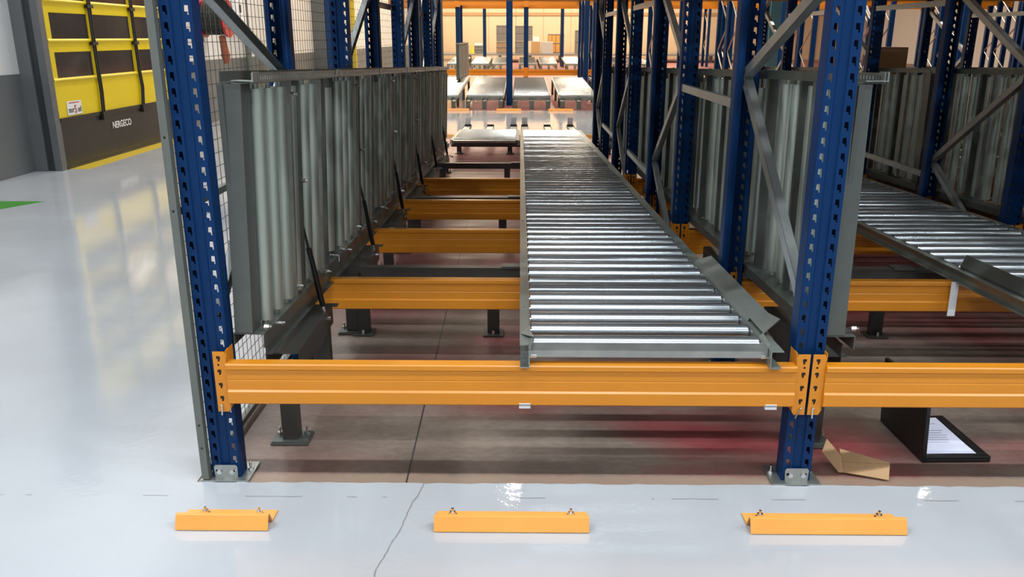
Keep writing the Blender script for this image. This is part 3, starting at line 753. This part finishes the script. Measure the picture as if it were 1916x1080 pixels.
for k in range(-2, 7):
    for j, (z, yy, nm) in enumerate(((.41, 26.24, 'low'), (2.46, 26.24, 'high front'), (2.40, 27.5, 'high rear'))):
        place(fbm, USED, (.17+2.08*k, yy, z), label='orange beam behind the cross aisle, %s, %s' % (nm, 'centre bay' if k == 0 else '%s bay %s' % (ORD[abs(k)-1], 'left' if k < 0 else 'right')), group='orange beams behind the cross aisle')
def far_deck(Ld, slope, pitch=.16):
    r = empty('roller_conveyor', cat='conveyor')
    for x in (-.43, .41): MB().sheet([(x, .06), (x+.02, .06), (x+.02, 0), (x, 0)], 1, 0, Ld, .004).build('side_rail', 'zinc', r)
    ro = MB().cyl((-.40, 0, 0), (.40, 0, 0), .030, 12).build('roller', 'roller', r, smooth=True)
    n = int((Ld-.1)/pitch)
    for i in range(n):
        o = ro if i == 0 else ro.copy()
        if i: C.objects.link(o); o.parent = r
        o.location = (0, .06+i*pitch, .045)
    MB().box((-.41, -.01, -.05), (.41, .04, .02)).build('front_crossbar', 'plate', r)
    for x in (-.36, 0, .36):
        MB().sheet([(x-.05, .04), (x-.05, -.06), (x+.05, -.06), (x+.05, .04)], 1, -.42, .0, .004).build('fork_pocket', 'dullz', r)
        MB().box((x-.045, -.40, -.045), (x+.045, -.05, -.035)).build('tray', 'zinc', r)
        MB().box((x-.05, -.43, -.20), (x+.05, -.41, -.02)).build('end_plate', 'dullz', r)
    for x in (-.40, .40):
        for y in (.3, Ld*.5, Ld-.2): MB().box((x-.03, y, -.23-slope*y), (x+.03, y+.05, 0)).build('leg', 'dark', r)
    r.rotation_euler = (math.atan(slope), 0, 0)
    return r
fd = far_deck(4.7, .04)
for k in range(-2, 9):
    x = -.79+1.04*k
    place(fd, USED, (x, 18.95, .235), fd.rotation_euler, label='zinc roller deck beyond the cross aisle, %s' % ('left of the centre post' if k == 0 else '%s deck further %s' % (ORD[abs(k)-1], 'left' if k < 0 else 'right')), group='roller decks beyond the cross aisle')
fd2 = far_deck(4.7, .04, .2)
for k, x in zip(range(-2, 7), (-3.1, -1.95, -.95, .35, 1.35, 2.6, 3.6, 4.9, 5.9)):
    place(fd2, USED, (x, 41.2, .27), fd2.rotation_euler, label='small zinc roller deck in the farthest rack, %s' % ('left of the centre line' if k == 0 else '%s deck further %s' % (ORD[abs(k)-1], 'left' if k < 0 else 'right')), group='roller decks of the farthest rack')
def far_guide():
    r = empty('fork_guide', cat='floor guide')
    MB().sheet([(0, .002), (.018, .047), (.030, .047), (.056, .004), (.118, .004)], 0, 0, .54, .005).build('bent_plate', 'guide', r)
    bolts(r, [[((x, .09, .005), (x, .09, .03), .01)] for x in (.06, .48)])
    return r
fgd = far_guide()
for row, yy in enumerate((18.35, 13.35, 40.4)):
    for k in range(-2, 7):
        x = (-.52, -.24, -1.0)[row]+(1.135, 1.03, 1.12)[row]*k
        if row == 1: x = -.27+1.035*k
        place(fgd, USED, (x, yy, 0), label='orange floor guide along the %s, %s' % (('far edge of the cross aisle', 'near edge of the cross aisle', 'aisle before the farthest rack')[row], 'on the centre line' if k == 0 else '%s further %s' % (ORD[abs(k)-1], 'left' if k < 0 else 'right')), group='orange floor guides %s' % ('beyond the cross aisle', 'before the cross aisle', 'of the farthest rack')[row])
# tipped up sections in the far left rack
for k in range(3):
    s_ = copy_tree(sec); s_.location = (-1.66, 22.0+1.27*k, .50); s_.rotation_euler = (0, 0, 0)
    tag(s_, 'roller section tipped up beyond the cross aisle at the left, %s from the aisle' % ORD[k], None, 'tipped up sections beyond the cross aisle')
# platform and goods at the far end
pl = empty('loading_platform', (0, 54, 0), label='low pale platform at the far end carrying goods', cat='platform')
MB().box((-5.3, 0, .42), (16, 5.2, .52)).build('deck', 'cage', pl)
for i in range(12): MB().box((-5.2+i*1.9, .02, 0), (-5.0+i*1.9, .2, .42)).build('leg', 'dark', pl)
def at(px, Y):
    d = fw+rt2*((px-958)/1542.7); return d.x/d.y*Y
def cagebox(px0, px1, z0, z1, Y, material, name, label, cat, ribs=5):
    x0, x1 = at(px0, Y), at(px1, Y); r = empty(name, ((x0+x1)/2, Y, z0), label=label, cat=cat); w_ = (x1-x0)/2
    MB().box((-w_, 0, 0), (w_, .8, z1-z0)).build('body', material, r, bevel=.02)
    if ribs:
        for i in range(ribs+1):
            x = -w_+2*w_*i/ribs; MB().box((x-.02, -.03, 0), (x+.02, 0, z1-z0)).build('upright', 'cage', r)
        for z in (0.02, (z1-z0)*.5, z1-z0-.05): MB().box((-w_, -.04, z), (w_, -.02, z+.05)).build('rail', 'cage', r)
    return r
ZP = .52
cagebox(931, 949, ZP, 1.25, 55, 'card', 'mesh_crate', 'grey mesh crate of brown goods on the far platform, lower left of the stack', 'crate')
cagebox(931, 949, 1.27, 2.25, 55, 'cage', 'mesh_crate', 'grey mesh crate on the far platform, upper left of the stack', 'crate')
cagebox(963, 981, ZP, 1.28, 55, 'cage', 'mesh_crate', 'plain grey crate on the far platform, lower right of the stack', 'crate')
cagebox(963, 992, 1.30, 2.22, 55, 'cage', 'mesh_crate', 'plain grey crate on the far platform, upper right of the stack', 'crate')
cagebox(991, 1006, ZP, 1.25, 55, 'card', 'cardboard_box', 'brown cardboard box on the far platform beside the wrapped pallet', 'box', 0)
cagebox(992, 1004, 1.25, 1.55, 55, 'white', 'white_sack', 'white sack lying on the brown box at the far end', 'sack', 0)
cagebox(1008, 1028, ZP, 1.25, 55, 'film', 'wrapped_pallet', 'film wrapped pallet load between brown box and orange bin at the far end', 'pallet load', 0)
cagebox(1019, 1046, ZP, 1.72, 56, 'guide', 'orange_bin', 'large orange bin on the far platform right of the wrapped pallet', 'bin', 4)
cagebox(1066, 1084, ZP, 1.95, 55, 'cage', 'crate_trolley', 'grey stacked crates on a trolley at the far right of the platform', 'trolley', 2)
cagebox(893, 907, ZP, 1.0, 55, 'cage', 'low_crate', 'low grey crate of white parts at the left of the far platform', 'crate', 3)
cagebox(893, 906, 1.0, 1.14, 55, 'white', 'white_parts', 'white parts piled on the low crate at the far left', 'parts', 0)
cone = empty('yellow_marker', (at(889, 54.6), 54.6, ZP), label='small yellow marker cone at the left of the far platform', cat='cone')
MB().cyl((0, 0, .02), (0, 0, .55), .14, 12, .03).build('cone', 'hazard', cone); MB().box((-.17, -.17, 0), (.17, .17, .02)).build('base', 'hazard', cone)
# building columns
for x, y, lb in ((4.25, 14.6, 'pale teal steel building column standing in the cross aisle, nearer one'), (4.28, 33.0, 'pale teal steel building column far behind the cross aisle')):
    r = empty('building_column', (x, y, 0), label=lb, cat='column')
    MB().prism([(-.09, -.1), (.09, -.1), (.09, -.08), (.01, -.08), (.01, .08), (.09, .08), (.09, .1), (-.09, .1), (-.09, .08), (-.01, .08), (-.01, -.08), (-.09, -.08)], 2, .02, 8).build('shaft', 'teal', r)
    MB().box((-.18, -.18, 0), (.18, .18, .02)).build('base_plate', 'dark', r)
# cardboard sheet standing behind the lane to the right
cdb = MB().box((0, 0, 0), (.34, .4, 1.13)).build('cardboard_box', 'card', None, bevel=.004)
cdb.location = (4.16, 10.0, zl(.545, 10.2)); tag(cdb, 'tall brown cardboard box standing on a flat lane at the upper right', 'box')
# lamp housings
for i, L in enumerate(LAMPS):
    x, y, z, sx, sy, pw, cc = L
    r = empty('ceiling_light', (x, y, z), label='white strip light hanging under the high ceiling', cat='light', group='ceiling strip lights of the hall')
    MB().box((-sx/2-.05, -sy/2-.05, .02), (sx/2+.05, sy/2+.05, .10)).build('housing', 'wallw', r)
    MB().box((-.01, -.01, .1), (.01, .01, .7)).build('hanger', 'dark', r)
